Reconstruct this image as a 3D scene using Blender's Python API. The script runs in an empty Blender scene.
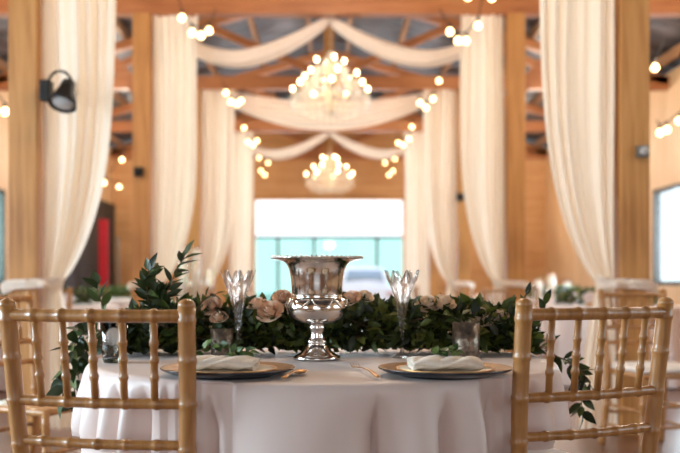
import bpy, bmesh, math, random
from math import sin, cos, pi, radians, sqrt
from mathutils import Vector, Matrix, Euler
random.seed(7)
S = bpy.context.scene
C = S.collection
F = 928.0; CX = 329.0; HY = 283.0; CZ = 0.985          # focal length in px, vanishing point, eye height
TZ = 0.76                                               # table height

def at(px, py, d):
    return Vector(((px - CX) * d / F, d, CZ + (HY - py) * d / F))

# ------------------------------------------------------------------ mesh building
class MB:
    def __init__(s): s.v = []; s.f = []
    def add(s, vs, fs, M=None):
        b = len(s.v)
        s.v += [tuple(M @ Vector(p)) if M else tuple(p) for p in vs]
        s.f += [tuple(i + b for i in f) for f in fs]
    def box(s, c, d, rot=None):
        x, y, z = d[0] / 2, d[1] / 2, d[2] / 2
        vs = [Vector(p) for p in ((-x,-y,-z),(x,-y,-z),(x,y,-z),(-x,y,-z),(-x,-y,z),(x,-y,z),(x,y,z),(-x,y,z))]
        if rot is not None: vs = [rot @ p for p in vs]
        s.add([p + Vector(c) for p in vs], [(3,2,1,0),(4,5,6,7),(0,1,5,4),(1,2,6,5),(2,3,7,6),(3,0,4,7)])
    def beam(s, a, b, w, h):
        a, b = Vector(a), Vector(b); z = (b - a).normalized()
        up = Vector((0, 1, 0)) if abs(z.y) < .9 else Vector((0, 0, 1))
        x = up.cross(z).normalized(); y = z.cross(x)
        vs = []
        for p in (a, b):
            for i, j in ((-1,-1),(1,-1),(1,1),(-1,1)): vs.append(p + x * i * w / 2 + y * j * h / 2)
        s.add(vs, [(3,2,1,0),(4,5,6,7),(0,1,5,4),(1,2,6,5),(2,3,7,6),(3,0,4,7)])
    def tube(s, path, rad, n=10, closed=False):
        P = [Vector(p) for p in path]
        if not hasattr(rad, '__len__'): rad = [rad] * len(P)
        vs, fs = [], []
        t0 = (P[1] - P[0]).normalized()
        up = Vector((0, 0, 1)) if abs(t0.z) < .9 else Vector((1, 0, 0))
        x = up.cross(t0).normalized()
        m = len(P)
        for i, p in enumerate(P):
            t = (P[(i + 1) % m if closed else min(i + 1, m - 1)] - P[(i - 1) % m if closed else max(i - 1, 0)]).normalized()
            x = (x - t * x.dot(t)).normalized(); y = t.cross(x)
            for k in range(n):
                a = 2 * pi * k / n
                vs.append(p + (x * cos(a) + y * sin(a)) * rad[i])
        for i in range(m if closed else m - 1):
            j = (i + 1) % m
            for k in range(n):
                l = (k + 1) % n
                fs.append((i*n+k, i*n+l, j*n+l, j*n+k))
        if not closed:
            fs.append(tuple(range(n - 1, -1, -1))); fs.append(tuple((m-1)*n + k for k in range(n)))
        s.add(vs, fs)
    def lathe(s, prof, n=32, c=(0,0,0), ripple=None, M=None):
        vs, fs = [], []
        m = len(prof)
        for i, (r, z) in enumerate(prof):
            for k in range(n):
                a = 2 * pi * k / n
                rr, zz = (r, z) if ripple is None else ripple(r, z, a, i)
                vs.append((c[0] + rr * cos(a), c[1] + rr * sin(a), c[2] + zz))
        for i in range(m - 1):
            for k in range(n):
                l = (k + 1) % n
                fs.append((i*n+k, i*n+l, (i+1)*n+l, (i+1)*n+k))
        s.add(vs, fs, M)
    def ball(s, c, r, n=12, m=8, sz=1.0):
        prof = [(max(r * sin(pi * i / m), r * .02), -r * sz * cos(pi * i / m)) for i in range(m + 1)]
        s.lathe(prof, n, c)
    def grid(s, fn, nu, nv):
        vs = [fn(i / nu, j / nv) for j in range(nv + 1) for i in range(nu + 1)]
        fs = [(j*(nu+1)+i, j*(nu+1)+i+1, (j+1)*(nu+1)+i+1, (j+1)*(nu+1)+i) for j in range(nv) for i in range(nu)]
        s.add(vs, fs)
    def build(s, name, mat, parent=None, smooth=True, bevel=0, solid=0, offset=(0,0,0), sub=0):
        me = bpy.data.meshes.new(name)
        off = Vector(offset)
        me.from_pydata([tuple(Vector(v) - off) for v in s.v], [], s.f)
        me.validate(); me.update()
        bm = bmesh.new(); bm.from_mesh(me)
        if bevel:
            bmesh.ops.bevel(bm, geom=list(bm.edges), offset=bevel, segments=2, affect='EDGES', profile=.6)
        if not solid: bmesh.ops.recalc_face_normals(bm, faces=bm.faces)
        bm.to_mesh(me); bm.free()
        for p in me.polygons: p.use_smooth = smooth
        o = bpy.data.objects.new(name, me); C.objects.link(o)
        me.materials.append(mat)
        if parent is not None: o.parent = parent
        else: o.location = off
        if solid:
            md = o.modifiers.new('solid', 'SOLIDIFY'); md.thickness = solid; md.offset = 0
        if sub:
            md = o.modifiers.new('sub', 'SUBSURF'); md.levels = sub; md.render_levels = sub
        return o

def tag(o, label, cat, group=None, kind=None):
    o['label'] = label; o['category'] = cat
    if group: o['group'] = group
    if kind: o['kind'] = kind
    return o
def thing(name, label, cat, loc=(0,0,0), rz=0, group=None, kind=None):
    o = bpy.data.objects.new(name, None); C.objects.link(o)
    o.empty_display_size = .05
    o.location = loc; o.rotation_euler = (0, 0, rz)
    return tag(o, label, cat, group, kind)
def dup(root, loc, rz, label, group=None):
    r = root.copy(); C.objects.link(r); r.location = loc; r.rotation_euler = (0, 0, rz)
    r['label'] = label
    if group: r['group'] = group
    for ch in list(root.children):
        c = ch.copy(); C.objects.link(c); c.parent = r
        for g in list(ch.children):
            d = g.copy(); C.objects.link(d); d.parent = c
    return r

# ------------------------------------------------------------------ materials
def lin(c):
    return tuple(((x / 255) / 12.92 if x / 255 <= .04045 else ((x / 255 + .055) / 1.055) ** 2.4) for x in c)
def base(name):
    m = bpy.data.materials.new(name); m.use_nodes = True
    nt = m.node_tree; nt.nodes.clear()
    out = nt.nodes.new('ShaderNodeOutputMaterial'); b = nt.nodes.new('ShaderNodeBsdfPrincipled')
    nt.links.new(b.outputs[0], out.inputs[0])
    return m, nt, b, out
def ramp(nt, fac, cols):
    r = nt.nodes.new('ShaderNodeValToRGB')
    e = r.color_ramp.elements
    e[0].position, e[0].color = cols[0][0], (*lin(cols[0][1]), 1)
    e[1].position, e[1].color = cols[-1][0], (*lin(cols[-1][1]), 1)
    for p, c in cols[1:-1]:
        x = e.new(p); x.color = (*lin(c), 1)
    nt.links.new(fac, r.inputs[0]); return r.outputs[0]
def noise(nt, scale, vec=(1,1,1), detail=4, coord='Object', dist=0):
    tc = nt.nodes.new('ShaderNodeTexCoord'); mp = nt.nodes.new('ShaderNodeMapping'); n = nt.nodes.new('ShaderNodeTexNoise')
    mp.inputs['Scale'].default_value = vec
    n.inputs['Scale'].default_value = scale; n.inputs['Detail'].default_value = detail; n.inputs['Distortion'].default_value = dist
    nt.links.new(tc.outputs[coord], mp.inputs[0]); nt.links.new(mp.outputs[0], n.inputs[0])
    return n.outputs[0]
def bump(nt, b, h, st, dist=.01):
    bp = nt.nodes.new('ShaderNodeBump'); bp.inputs['Strength'].default_value = st; bp.inputs['Distance'].default_value = dist
    nt.links.new(h, bp.inputs['Height']); nt.links.new(bp.outputs[0], b.inputs['Normal'])
def plain(name, c1, c2=None, rough=.5, metal=0, scale=20, vec=(1,1,1), bst=0, **kw):
    m, nt, b, out = base(name)
    c2 = c2 or tuple(max(0, x * .88) for x in c1)
    n = noise(nt, scale, vec)
    nt.links.new(ramp(nt, n, [(.3, c2), (.7, c1)]), b.inputs['Base Color'])
    b.inputs['Roughness'].default_value = rough; b.inputs['Metallic'].default_value = metal
    for k, v in kw.items(): b.inputs[k].default_value = v
    if bst: bump(nt, b, n, bst)
    return m
def wood(name, cols, axis, rough=.55, scale=3.0, coat=0):
    m, nt, b, out = base(name)
    v = [9, 9, 9]; v['xyz'.index(axis)] = .55
    n = noise(nt, scale, tuple(v), 6, dist=.6)
    k = noise(nt, 1.1, (1, 1, 1), 3)
    mx = nt.nodes.new('ShaderNodeMath'); mx.operation = 'MULTIPLY_ADD'
    mx.inputs[1].default_value = .55; nt.links.new(n, mx.inputs[0])
    m2 = nt.nodes.new('ShaderNodeMath'); m2.operation = 'MULTIPLY'; m2.inputs[1].default_value = .45
    nt.links.new(k, m2.inputs[0]); nt.links.new(m2.outputs[0], mx.inputs[2])
    nt.links.new(ramp(nt, mx.outputs[0], [(.33, cols[0]), (.5, cols[1]), (.66, cols[2])]), b.inputs['Base Color'])
    b.inputs['Roughness'].default_value = rough; b.inputs['Coat Weight'].default_value = coat
    bump(nt, b, n, .15, .004)
    return m
def fabric(name, c1, c2, rough=.8, transl=.25, sheen=.2, scale=60, bst=.05):
    m, nt, b, out = base(name)
    n = noise(nt, scale, (1, 1, .15))
    col = ramp(nt, n, [(.3, c2), (.7, c1)])
    nt.links.new(col, b.inputs['Base Color']); b.inputs['Roughness'].default_value = rough
    b.inputs['Sheen Weight'].default_value = sheen
    if bst: bump(nt, b, n, bst, .002)
    if transl:
        t = nt.nodes.new('ShaderNodeBsdfTranslucent'); mx = nt.nodes.new('ShaderNodeMixShader')
        nt.links.new(col, t.inputs[0]); mx.inputs[0].default_value = transl
        nt.links.new(b.outputs[0], mx.inputs[1]); nt.links.new(t.outputs[0], mx.inputs[2])
        nt.links.new(mx.outputs[0], out.inputs[0])
    return m
def emit(name, col, st, sampled=False):
    m, nt, b, out = base(name)
    b.inputs['Base Color'].default_value = (*lin(col), 1)
    n = noise(nt, 3)
    nt.links.new(ramp(nt, n, [(.3, col), (.7, col)]), b.inputs['Emission Color'])
    b.inputs['Emission Strength'].default_value = st
    m.cycles.emission_sampling = 'FRONT' if sampled else 'NONE'
    return m
def pane(name, tint, alpha=.12, rough=.03):
    m, nt, b, out = base(name)
    nt.nodes.remove(b)
    t = nt.nodes.new('ShaderNodeBsdfTransparent'); g = nt.nodes.new('ShaderNodeBsdfGlossy'); mx = nt.nodes.new('ShaderNodeMixShader')
    t.inputs[0].default_value = (*lin(tint), 1); g.inputs['Roughness'].default_value = rough
    mx.inputs[0].default_value = .05
    nt.links.new(t.outputs[0], mx.inputs[1]); nt.links.new(g.outputs[0], mx.inputs[2])
    nt.links.new(mx.outputs[0], out.inputs[0])
    return m
def glass(name, tint=(255,255,255), rough=.02, ior=1.45):
    m, nt, b, out = base(name)
    n = noise(nt, 8)
    c2 = tuple(x * .96 for x in tint)
    nt.links.new(ramp(nt, n, [(.3, c2), (.7, tint)]), b.inputs['Base Color'])
    b.inputs['Transmission Weight'].default_value = 1; b.inputs['Roughness'].default_value = rough; b.inputs['IOR'].default_value = ior
    return m
def leafmat(name, cols, rough=.35):
    m, nt, b, out = base(name)
    g = nt.nodes.new('ShaderNodeNewGeometry')
    col = ramp(nt, g.outputs['Random Per Island'], cols)
    nt.links.new(col, b.inputs['Base Color']); b.inputs['Roughness'].default_value = rough
    t = nt.nodes.new('ShaderNodeBsdfTranslucent'); mx = nt.nodes.new('ShaderNodeMixShader')
    nt.links.new(col, t.inputs[0]); mx.inputs[0].default_value = .12
    nt.links.new(b.outputs[0], mx.inputs[1]); nt.links.new(t.outputs[0], mx.inputs[2]); nt.links.new(mx.outputs[0], out.inputs[0])
    return m

PINE = [(150, 98, 48), (182, 128, 70), (198, 146, 88)]
M_postz = wood('post_timber', PINE, 'z')
M_beamx = wood('beam_timber', [(140, 82, 44), (170, 106, 62), (184, 122, 76)], 'x')
M_beamy = wood('purlin_timber', [(120, 84, 56), (146, 104, 70), (160, 120, 84)], 'y')
M_ply = wood('plywood_wall', [(196, 152, 108), (212, 172, 128), (222, 184, 142)], 'z', scale=1.2)
M_plyo = wood('end_wall_boards', [(182, 128, 76), (200, 148, 96), (210, 162, 112)], 'x', scale=1.2)
M_floor = plain('polished_concrete_floor', (128, 92, 76), (104, 72, 58), .32, scale=2.2)
M_drape = fabric('ivory_sheer', (250, 240, 226), (246, 234, 218), .85, .38, .2, 30, .03)
M_swag = fabric('ivory_swag', (250, 238, 226), (244, 230, 216), .85, .3, .2, 30, .03)
M_cloth = fabric('blush_satin', (230, 211, 204), (225, 205, 197), .45, .05, .05, 12, 0)
M_far_cloth = fabric('white_linen', (240, 228, 226), (232, 218, 216), .7, .1, .2, 100, .02)
M_napkin = fabric('cream_napkin', (244, 232, 218), (236, 222, 206), .85, .05, .2, 160, .1)
M_cushion = fabric('white_cushion', (238, 228, 220), (230, 218, 208), .8, 0, .2, 90, .05)
M_chair = wood('gold_lacquered_wood', [(140, 92, 46), (172, 119, 66), (188, 138, 84)], 'z', rough=.36, scale=6, coat=.2)
M_silver = plain('polished_silver', (226, 220, 214), (214, 206, 198), .13, 1, scale=6)
M_gold = plain('brushed_gold', (214, 166, 112), (196, 148, 96), .32, 1, scale=30)
M_tan = plain('tan_reflection_metal', (160, 124, 88), (136, 104, 72), .4, .7, scale=30)  # tan tone stands in for cloth reflected in the charger rim
M_charger = plain('dark_slate_glaze', (40, 46, 58), (30, 34, 44), .22, 0, scale=12)
def crystalmat():
    m, nt, b, out = base('cut_crystal')
    n = noise(nt, 8); nt.links.new(ramp(nt, n, [(.3, (248, 242, 238)), (.7, (255, 252, 248))]), b.inputs['Base Color'])
    b.inputs['Transmission Weight'].default_value = 1; b.inputs['Roughness'].default_value = .04; b.inputs['IOR'].default_value = 1.4
    t = nt.nodes.new('ShaderNodeBsdfTransparent'); t.inputs[0].default_value = (.95, .93, .92, 1)
    mx = nt.nodes.new('ShaderNodeMixShader'); mx.inputs[0].default_value = .5
    nt.links.new(b.outputs[0], mx.inputs[1]); nt.links.new(t.outputs[0], mx.inputs[2]); nt.links.new(mx.outputs[0], out.inputs[0])
    return m
M_crystal = crystalmat()
M_tumbler = glass('clear_glass', (250, 252, 252), .01, 1.42)
M_merc = plain('mercury_glass', (150, 136, 122), (96, 84, 72), .3, .75, scale=70, bst=.3)
M_leaf = leafmat('dark_leaves', [(0, (28, 36, 16)), (.45, (54, 68, 26)), (.85, (94, 106, 42)), (1, (134, 130, 66))], .48)
M_leafb = leafmat('glossy_branch_leaves', [(0, (28, 42, 20)), (.7, (52, 70, 30)), (1, (88, 104, 48))], .45)
M_leafl = leafmat('soft_green_leaves', [(0, (52, 78, 36)), (.6, (84, 112, 54)), (1, (120, 140, 74))], .5)
M_stem = plain('woody_stem', (96, 74, 46), (70, 54, 32), .7)
M_rose = plain('blush_petals', (240, 210, 184), (230, 190, 158), .7, scale=12)
M_rosew = plain('cream_petals', (244, 222, 196), (234, 206, 174), .7, scale=12)
M_bulb = emit('warm_bulb', (255, 214, 150), 9)
M_flame = emit('chandelier_bulb', (255, 222, 172), 12)
M_black = plain('black_metal', (34, 32, 32), (24, 22, 22), .5, .4)
M_cord = plain('black_cord', (40, 36, 34), (28, 26, 24), .7)
M_roof = None
def beadmat():
    m, nt, b, out = base('crystal_beads')
    n = noise(nt, 30); nt.links.new(ramp(nt, n, [(.3, (226, 214, 200)), (.7, (246, 238, 228))]), b.inputs['Base Color'])
    b.inputs['Roughness'].default_value = .12
    t = nt.nodes.new('ShaderNodeBsdfTransparent'); mx = nt.nodes.new('ShaderNodeMixShader'); mx.inputs[0].default_value = .3
    nt.links.new(b.outputs[0], mx.inputs[1]); nt.links.new(t.outputs[0], mx.inputs[2]); nt.links.new(mx.outputs[0], out.inputs[0])
    return m
M_beads = beadmat()
M_arm = plain('white_gilt_arm', (236, 222, 200), (222, 204, 176), .35, .2)
M_candle = plain('white_wax', (248, 240, 226), (242, 232, 214), .5, **{'Subsurface Weight': .3})
M_greyplast = plain('grey_box', (130, 126, 120), (110, 106, 100), .5, .3)
M_lens = plain('frosted_lens', (190, 188, 186), (172, 170, 168), .35)
M_red = plain('red_vinyl', (214, 30, 52), (196, 22, 44), .5)
M_dark = plain('dark_steel_door', (44, 46, 50), (34, 36, 40), .5, .3)
M_frame = plain('dark_window_frame', (60, 52, 44), (48, 42, 36), .6)
M_teal = plain('teal_frame', (12, 58, 54), (10, 50, 46), .5)
M_tglass = pane('pale_teal_glass', (208, 240, 234))
M_clear = pane('clear_cylinder_glass', (255, 255, 255)); M_pane = pane('window_glass', (240, 248, 250)); M_panet = pane('tinted_window_glass', (214, 236, 234))
M_car = plain('white_car_paint', (236, 240, 246), (228, 232, 240), .25, 0, scale=3)
M_carw = plain('car_window', (150, 166, 180), (138, 154, 168), .1)
M_tyre = plain('tyre_rubber', (40, 40, 42), (30, 30, 32), .8)
M_carl = plain('pale_tail_lamp', (214, 180, 178), (200, 168, 166), .3)
M_ground = plain('pale_gravel', (206, 202, 194), (186, 180, 170), .9, scale=8)
M_foil = plain('socket_brown', (70, 50, 36), (54, 40, 28), .5)
def roofmat():
    m, nt, b, out = base('dark_metal_roof')
    n = noise(nt, 1.6, (1, 1, 1), 5)
    nt.links.new(ramp(nt, n, [(.35, (38, 38, 42)), (.52, (62, 62, 68)), (.68, (104, 104, 110))]), b.inputs['Base Color'])
    b.inputs['Roughness'].default_value = .45; b.inputs['Metallic'].default_value = .3
    return m
M_roof = roofmat()

# ------------------------------------------------------------------ the hall
ROWS = [6.0, 9.8, 13.6, 17.4, 21.2]
W = 5.0; FAR = 21.45; NEAR = -5.0; EAVE = 4.08; RIDGE = 5.45
PI_ = 1.89; PW = .186                                    # inner face of the posts, post width

def struct(o, label, cat): return tag(o, label, cat, None, 'structure')
b = MB(); b.box((0, (FAR + NEAR) / 2, -.05), (2 * W + .4, FAR - NEAR + .4, .1))
struct(b.build('floor', M_floor, smooth=False), 'brown polished floor of the hall under the tables and chairs', 'floor')
b = MB(); b.box((0, 60, -.13), (160, 76, .06))
struct(b.build('ground_outside', M_ground, smooth=False), 'pale bright ground outside the open far doorway', 'ground')

WIN = [(-4.4, -1.4), (.5, 3.9), (10.95, 14.35)]          # window spans along the side walls
WZ0, WZ1 = .95, 2.42
def side_wall(side, name, label):
    x = side * (W + .06)
    m = MB()
    cuts = [NEAR] + [v for w in WIN for v in w] + [FAR]
    for i in range(0, len(cuts) - 1):
        a, c = cuts[i], cuts[i + 1]
        if i % 2 == 0: m.box((x, (a + c) / 2, EAVE / 2), (.12, c - a, EAVE))
        else:
            m.box((x, (a + c) / 2, WZ0 / 2), (.12, c - a, WZ0))
            m.box((x, (a + c) / 2, (WZ1 + EAVE) / 2), (.12, c - a, EAVE - WZ1))
    struct(m.build(name, M_ply, smooth=False), label, 'wall')
side_wall(-1, 'wall_left', 'tan plywood side wall of the hall on the left')
side_wall(1, 'wall_right', 'tan plywood side wall of the hall on the right')
n = 0
for side, words in ((-1, 'left'), (1, 'right')):
    for j, (a, c) in enumerate(WIN):
        n += 1
        place = 'at the %s edge, beyond the nearest timber post' % words if j == 2 else 'in the %s wall %s' % (words, ('behind the camera', 'beside the near tables')[j])
        t = thing('window_%d' % n, 'daylit window with dark frame %s' % place, 'window', (side * (W + .06), (a + c) / 2, WZ0), 0, None, 'structure')
        m = MB(); h = WZ1 - WZ0; L = c - a
        for z in (.03, h - .03): m.box((0, 0, z), (.1, L, .06))
        for y in (-L / 2 + .03, L / 2 - .03): m.box((0, y, h / 2), (.1, .06, h))
        for y in (-L / 6, L / 6): m.box((0, y, h / 2), (.06, .04, h))
        m.build('window_frame', M_frame, t, False)
        m = MB(); m.box((0, 0, h / 2), (.008, L - .1, h - .1))
        m.build('window_pane', M_panet if side < 0 and j == 2 else M_pane, t, False)

# end walls with wide openings
OX = 1.70; OZ = 2.895
def end_wall(y, ox, oz, name, label, mat):
    m = MB()
    def prism(pts):
        k = len(pts)
        vs = [(x, y - .06, z) for x, z in pts] + [(x, y + .06, z) for x, z in pts]
        m.add(vs, [tuple(range(k)), tuple(range(2 * k - 1, k - 1, -1))] + [(i, (i + 1) % k, (i + 1) % k + k, i + k) for i in range(k)])
    WW = W + .12
    prism([(-WW, 0), (-ox, 0), (-ox, oz), (-WW, oz)]); prism([(ox, 0), (WW, 0), (WW, oz), (ox, oz)])
    prism([(-WW, oz), (WW, oz), (WW, EAVE), (0, RIDGE + .02), (-WW, EAVE)])
    return struct(m.build(name, mat, smooth=False), label, 'wall')
end_wall(FAR, OX, OZ, 'wall_far', 'orange wooden end wall around the wide bright doorway', M_plyo)
end_wall(NEAR, 1.7, 2.9, 'wall_near', 'wooden end wall behind the camera with an open barn door', M_plyo)
for k, (c, d, lab) in enumerate((((-OX - .05, FAR - .08, OZ / 2), (.1, .05, OZ), 'wooden jamb on the left of the bright far doorway'),
                                 ((OX + .05, FAR - .08, OZ / 2), (.1, .05, OZ), 'wooden jamb on the right of the bright far doorway'),
                                 ((0, FAR - .08, OZ + .05), (2 * OX + .2, .05, .1), 'wooden head board over the bright far doorway'))):
    m = MB(); m.box(c, d); struct(m.build('trim_%d' % (k + 1), M_postz, smooth=False, bevel=.006), lab, 'trim')

# roof: corrugated sheets on purlins
m = MB()
for sx in (-1, 1):
    NX = 120
    def fn(u, v, sx=sx):
        x = v * (W + .35); z = RIDGE - (RIDGE - EAVE) * x / W
        return (sx * x, NEAR - .2 + u * (FAR - NEAR + .4), z + .09 + .02 * (1 if int(u * NX + .5) % 2 else 0))
    m.grid(fn, NX, 3)
roof = struct(m.build('ceiling', M_roof, smooth=False, solid=.02), 'dark grey metal roof seen between the timber trusses', 'ceiling')
for sx in (-1, 1):
    for k in range(6):
        x = .35 + k * .88; z = RIDGE - (RIDGE - EAVE) * x / W + .0
        m = MB(); m.box((sx * x, (FAR + NEAR) / 2, z), (.06, FAR - NEAR, .13))
        m.build('purlin', M_beamy, roof, False)

# posts, trusses
ORD = ['nearest', 'second', 'third', 'fourth', 'fifth']
for i, d in enumerate(ROWS):
    for sx, wd in ((-1, 'left'), (1, 'right')):
        t = thing('timber_post', '%s square timber post down the %s of the aisle%s' % (ORD[i], wd, (', beside a tied drape' if i < 3 else '')), 'post',
                  (sx * (PI_ + PW / 2), d + PW / 2, 0), 0, None, 'structure')
        m = MB(); m.box((0, 0, 1.92), (PW, PW, 3.84)); m.build('shaft', M_postz, t, False, .008)
        m = MB(); m.beam((sx * .06, 0, 3.05), (sx * .75, 0, 3.82), .13, .1); m.build('knee_brace', M_beamx, t, False)
    t = thing('roof_truss', '%s timber roof truss across the hall, counted from the camera' % ORD[i], 'roof truss', (0, d + PW / 2, 3.84), 0, None, 'structure')
    m = MB(); m.box((0, 0, .09), (2 * W - .01, .16, .19)); m.build('tie_beam', M_beamx, t, False)
    hz = RIDGE - 3.84 - .12
    m = MB(); m.box((0, 0, .18 + (hz - .2) / 2), (.15, .13, hz - .2)); m.build('king_post', M_postz, t, False)
    for sx in (-1, 1):
        m = MB(); m.beam((0, 0, hz - .02), (sx * (W - .03), 0, hz - (RIDGE - EAVE) * (W - .03) / W - .02), .12, .16); m.build('rafter', M_beamx, t, False)
        m = MB(); m.beam((sx * .08, 0, .2), (sx * 1.75, 0, hz - .58), .1, .12); m.build('web_brace', M_beamx, t, False)
        m = MB(); m.beam((sx * 3.4, 0, .2), (sx * 1.95, 0, hz - .62), .1, .12); m.build('web_brace', M_beamx, t, False)

# ------------------------------------------------------------------ drapes tied back to the posts
def drape(i, sx, label):
    d = ROWS[i] + .1
    topz = 3.93 if i > 0 else 3.9
    tied = i < 3
    y0 = ROWS[i] + PW / 2
    base_p = Vector((sx * PI_, y0, 0))
    t = thing('tied_drape', label, 'drape', base_p, 0, 'ivory drapes on the aisle posts')
    wt = .485 if i < 3 else .46                            # width under the beam
    tz = .975 if tied else 0
    ph = random.random() * 6; nf = 5.5
    def span(z):                                          # distance of the free edge from the post face
        if not tied: return wt * (1 - .08 * (topz - z) / topz)
        if z >= tz:
            k = (z - tz) / (topz - tz)
            return .11 + (wt - .11) * (1 - (1 - min(1, k * 1.55)) ** 3.2) ** .8
        k = (tz - z) / tz
        return .11 + .16 * k ** .7
    def fn(u, v):
        if tied:
            k = v
            z = topz + (.03 - topz) * k
        else: z = topz + (.03 - topz) * v
        s = span(z)
        a = .065 * min(1, s / .4 + .25)
        gather = 1 + .3 * sin(3 * v + ph)
        y = a * (.62 * sin(u * nf * 2 * pi + ph + 1.3 * sin(2 * pi * u + ph) + .8 * sin(4 * v + ph)) * (.65 + .35 * sin(7 * u + 2 * ph)) + .4 * sin(u * 11 + ph * 3)) + .01 * sin(u * 37 + ph + 2 * v) * gather
        x = .01 + s * u + .008 * sin(9 * v + u * 5 + ph)
        if tied and z < tz: x += -.02 * (tz - z)
        return (-sx * x, y, z)
    m = MB(); m.grid(fn, 84, 60)
    m.build('curtain', M_drape, t, True)
    if tied:                                              # sash round the drape and the post
        m = MB()
        def sash(u, v):
            th = u * 2 * pi
            x = -.06 + .195 * cos(th); y = .15 * sin(th)
            z = tz + (v - .5) * .06 + .045 * (-cos(th)) * -1 * .5 + .012 * sin(v * 14 + 3 * th)
            rr = 1 + .03 * sin(v * 17 + th)
            return (-sx * (x * rr), y * rr, z)
        m.grid(sash, 40, 8); m.build('tieback', M_swag, t, True)
        m = MB()
        m.ball((-sx * .06, -.16, tz), .038, 12, 8, .7); m.build('knot', M_swag, t)
for i in range(4):
    drape(i, -1, '%s ivory drape on the left, %s' % (ORD[i].capitalize() if i else 'Large nearest', ('tied back to the post with the black floodlight', 'tied back to its post beside the red panel', 'hanging behind the second left drape', 'hanging straight beside the far doorway')[i]))
    drape(i, 1, '%s ivory drape on the right, %s' % (ORD[i].capitalize() if i else 'Large nearest', ('tied back behind the right foreground chair', 'tied back left of the bare plywood wall', 'tied back behind the second right drape', 'hanging straight beside the far doorway')[i]))

# ------------------------------------------------------------------ fabric swags across the aisle
def two_lobe(i, label):
    d = ROWS[i] + .0
    y = d + PW + .2
    path = []
    N = 72
    for k in range(N + 1):
        x = -1.78 + 3.56 * k / N
        u = abs(x) / 1.78
        q = (u - .58) / .58 if u < .58 else (u - .58) / .42
        if u < .58: z = 3.45 + .43 * abs(q) ** 1.75
        else: z = 3.45 + .30 * q ** 2
        path.append(Vector((x, 0, z)))
    m = MB(); vs = []; fs = []; n = 28
    for k, p in enumerate(path):
        tn = (path[min(k + 1, N)] - path[max(k - 1, 0)]).normalized(); nn = Vector((-tn.z, 0, tn.x))
        u = abs(p.x) / 1.78
        hh = .04 + .055 * sin(pi * min(1, u / .98)) ** .8
        for j in range(n):
            a = 2 * pi * j / n
            rip = 1 + .13 * sin(5 * a + 1.3 * sin(p.x * 3)) 
            vs.append(p + nn * (hh * cos(a) * rip) + Vector((0, .07 * sin(a) * rip, 0)))
    for k in range(N):
        for j in range(n):
            l = (j + 1) % n
            fs.append((k*n+j, k*n+l, (k+1)*n+l, (k+1)*n+j))
    fs.append(tuple(range(n))); fs.append(tuple(N*n + j for j in range(n - 1, -1, -1)))
    m.add(vs, fs)
    m.v = [(a, b_ + y, c) for a, b_, c in m.v]
    o = m.build('ceiling_swag', M_swag, offset=(0, y, 3.4)); tag(o, label, 'swag', 'ivory swags under the trusses')
def one_lobe(i, label):
    y = ROWS[i] + PW + .12
    def fn(u, v):
        x = -1.75 + 3.5 * u; q = (2 * u - 1)
        zt = 3.70 + .22 * q * q; zb = 3.27 + .52 * abs(q) ** 2.0
        return (x, y + .04 * sin(v * 2 * pi * 3.5 + q * 1.2) - .03 * sin(v * pi), zt + (zb - zt) * v)
    m = MB(); m.grid(fn, 60, 36)
    o = m.build('ceiling_swag', M_swag, offset=(0, y, 3.4)); tag(o, label, 'swag', 'ivory swags under the trusses')
two_lobe(1, 'nearest ivory fabric swag looped in two scallops over the nearer chandelier')
one_lobe(2, 'broad single ivory swag hanging behind the nearer chandelier')
two_lobe(3, 'farther ivory fabric swag looped in two scallops above the far chandelier')

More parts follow.
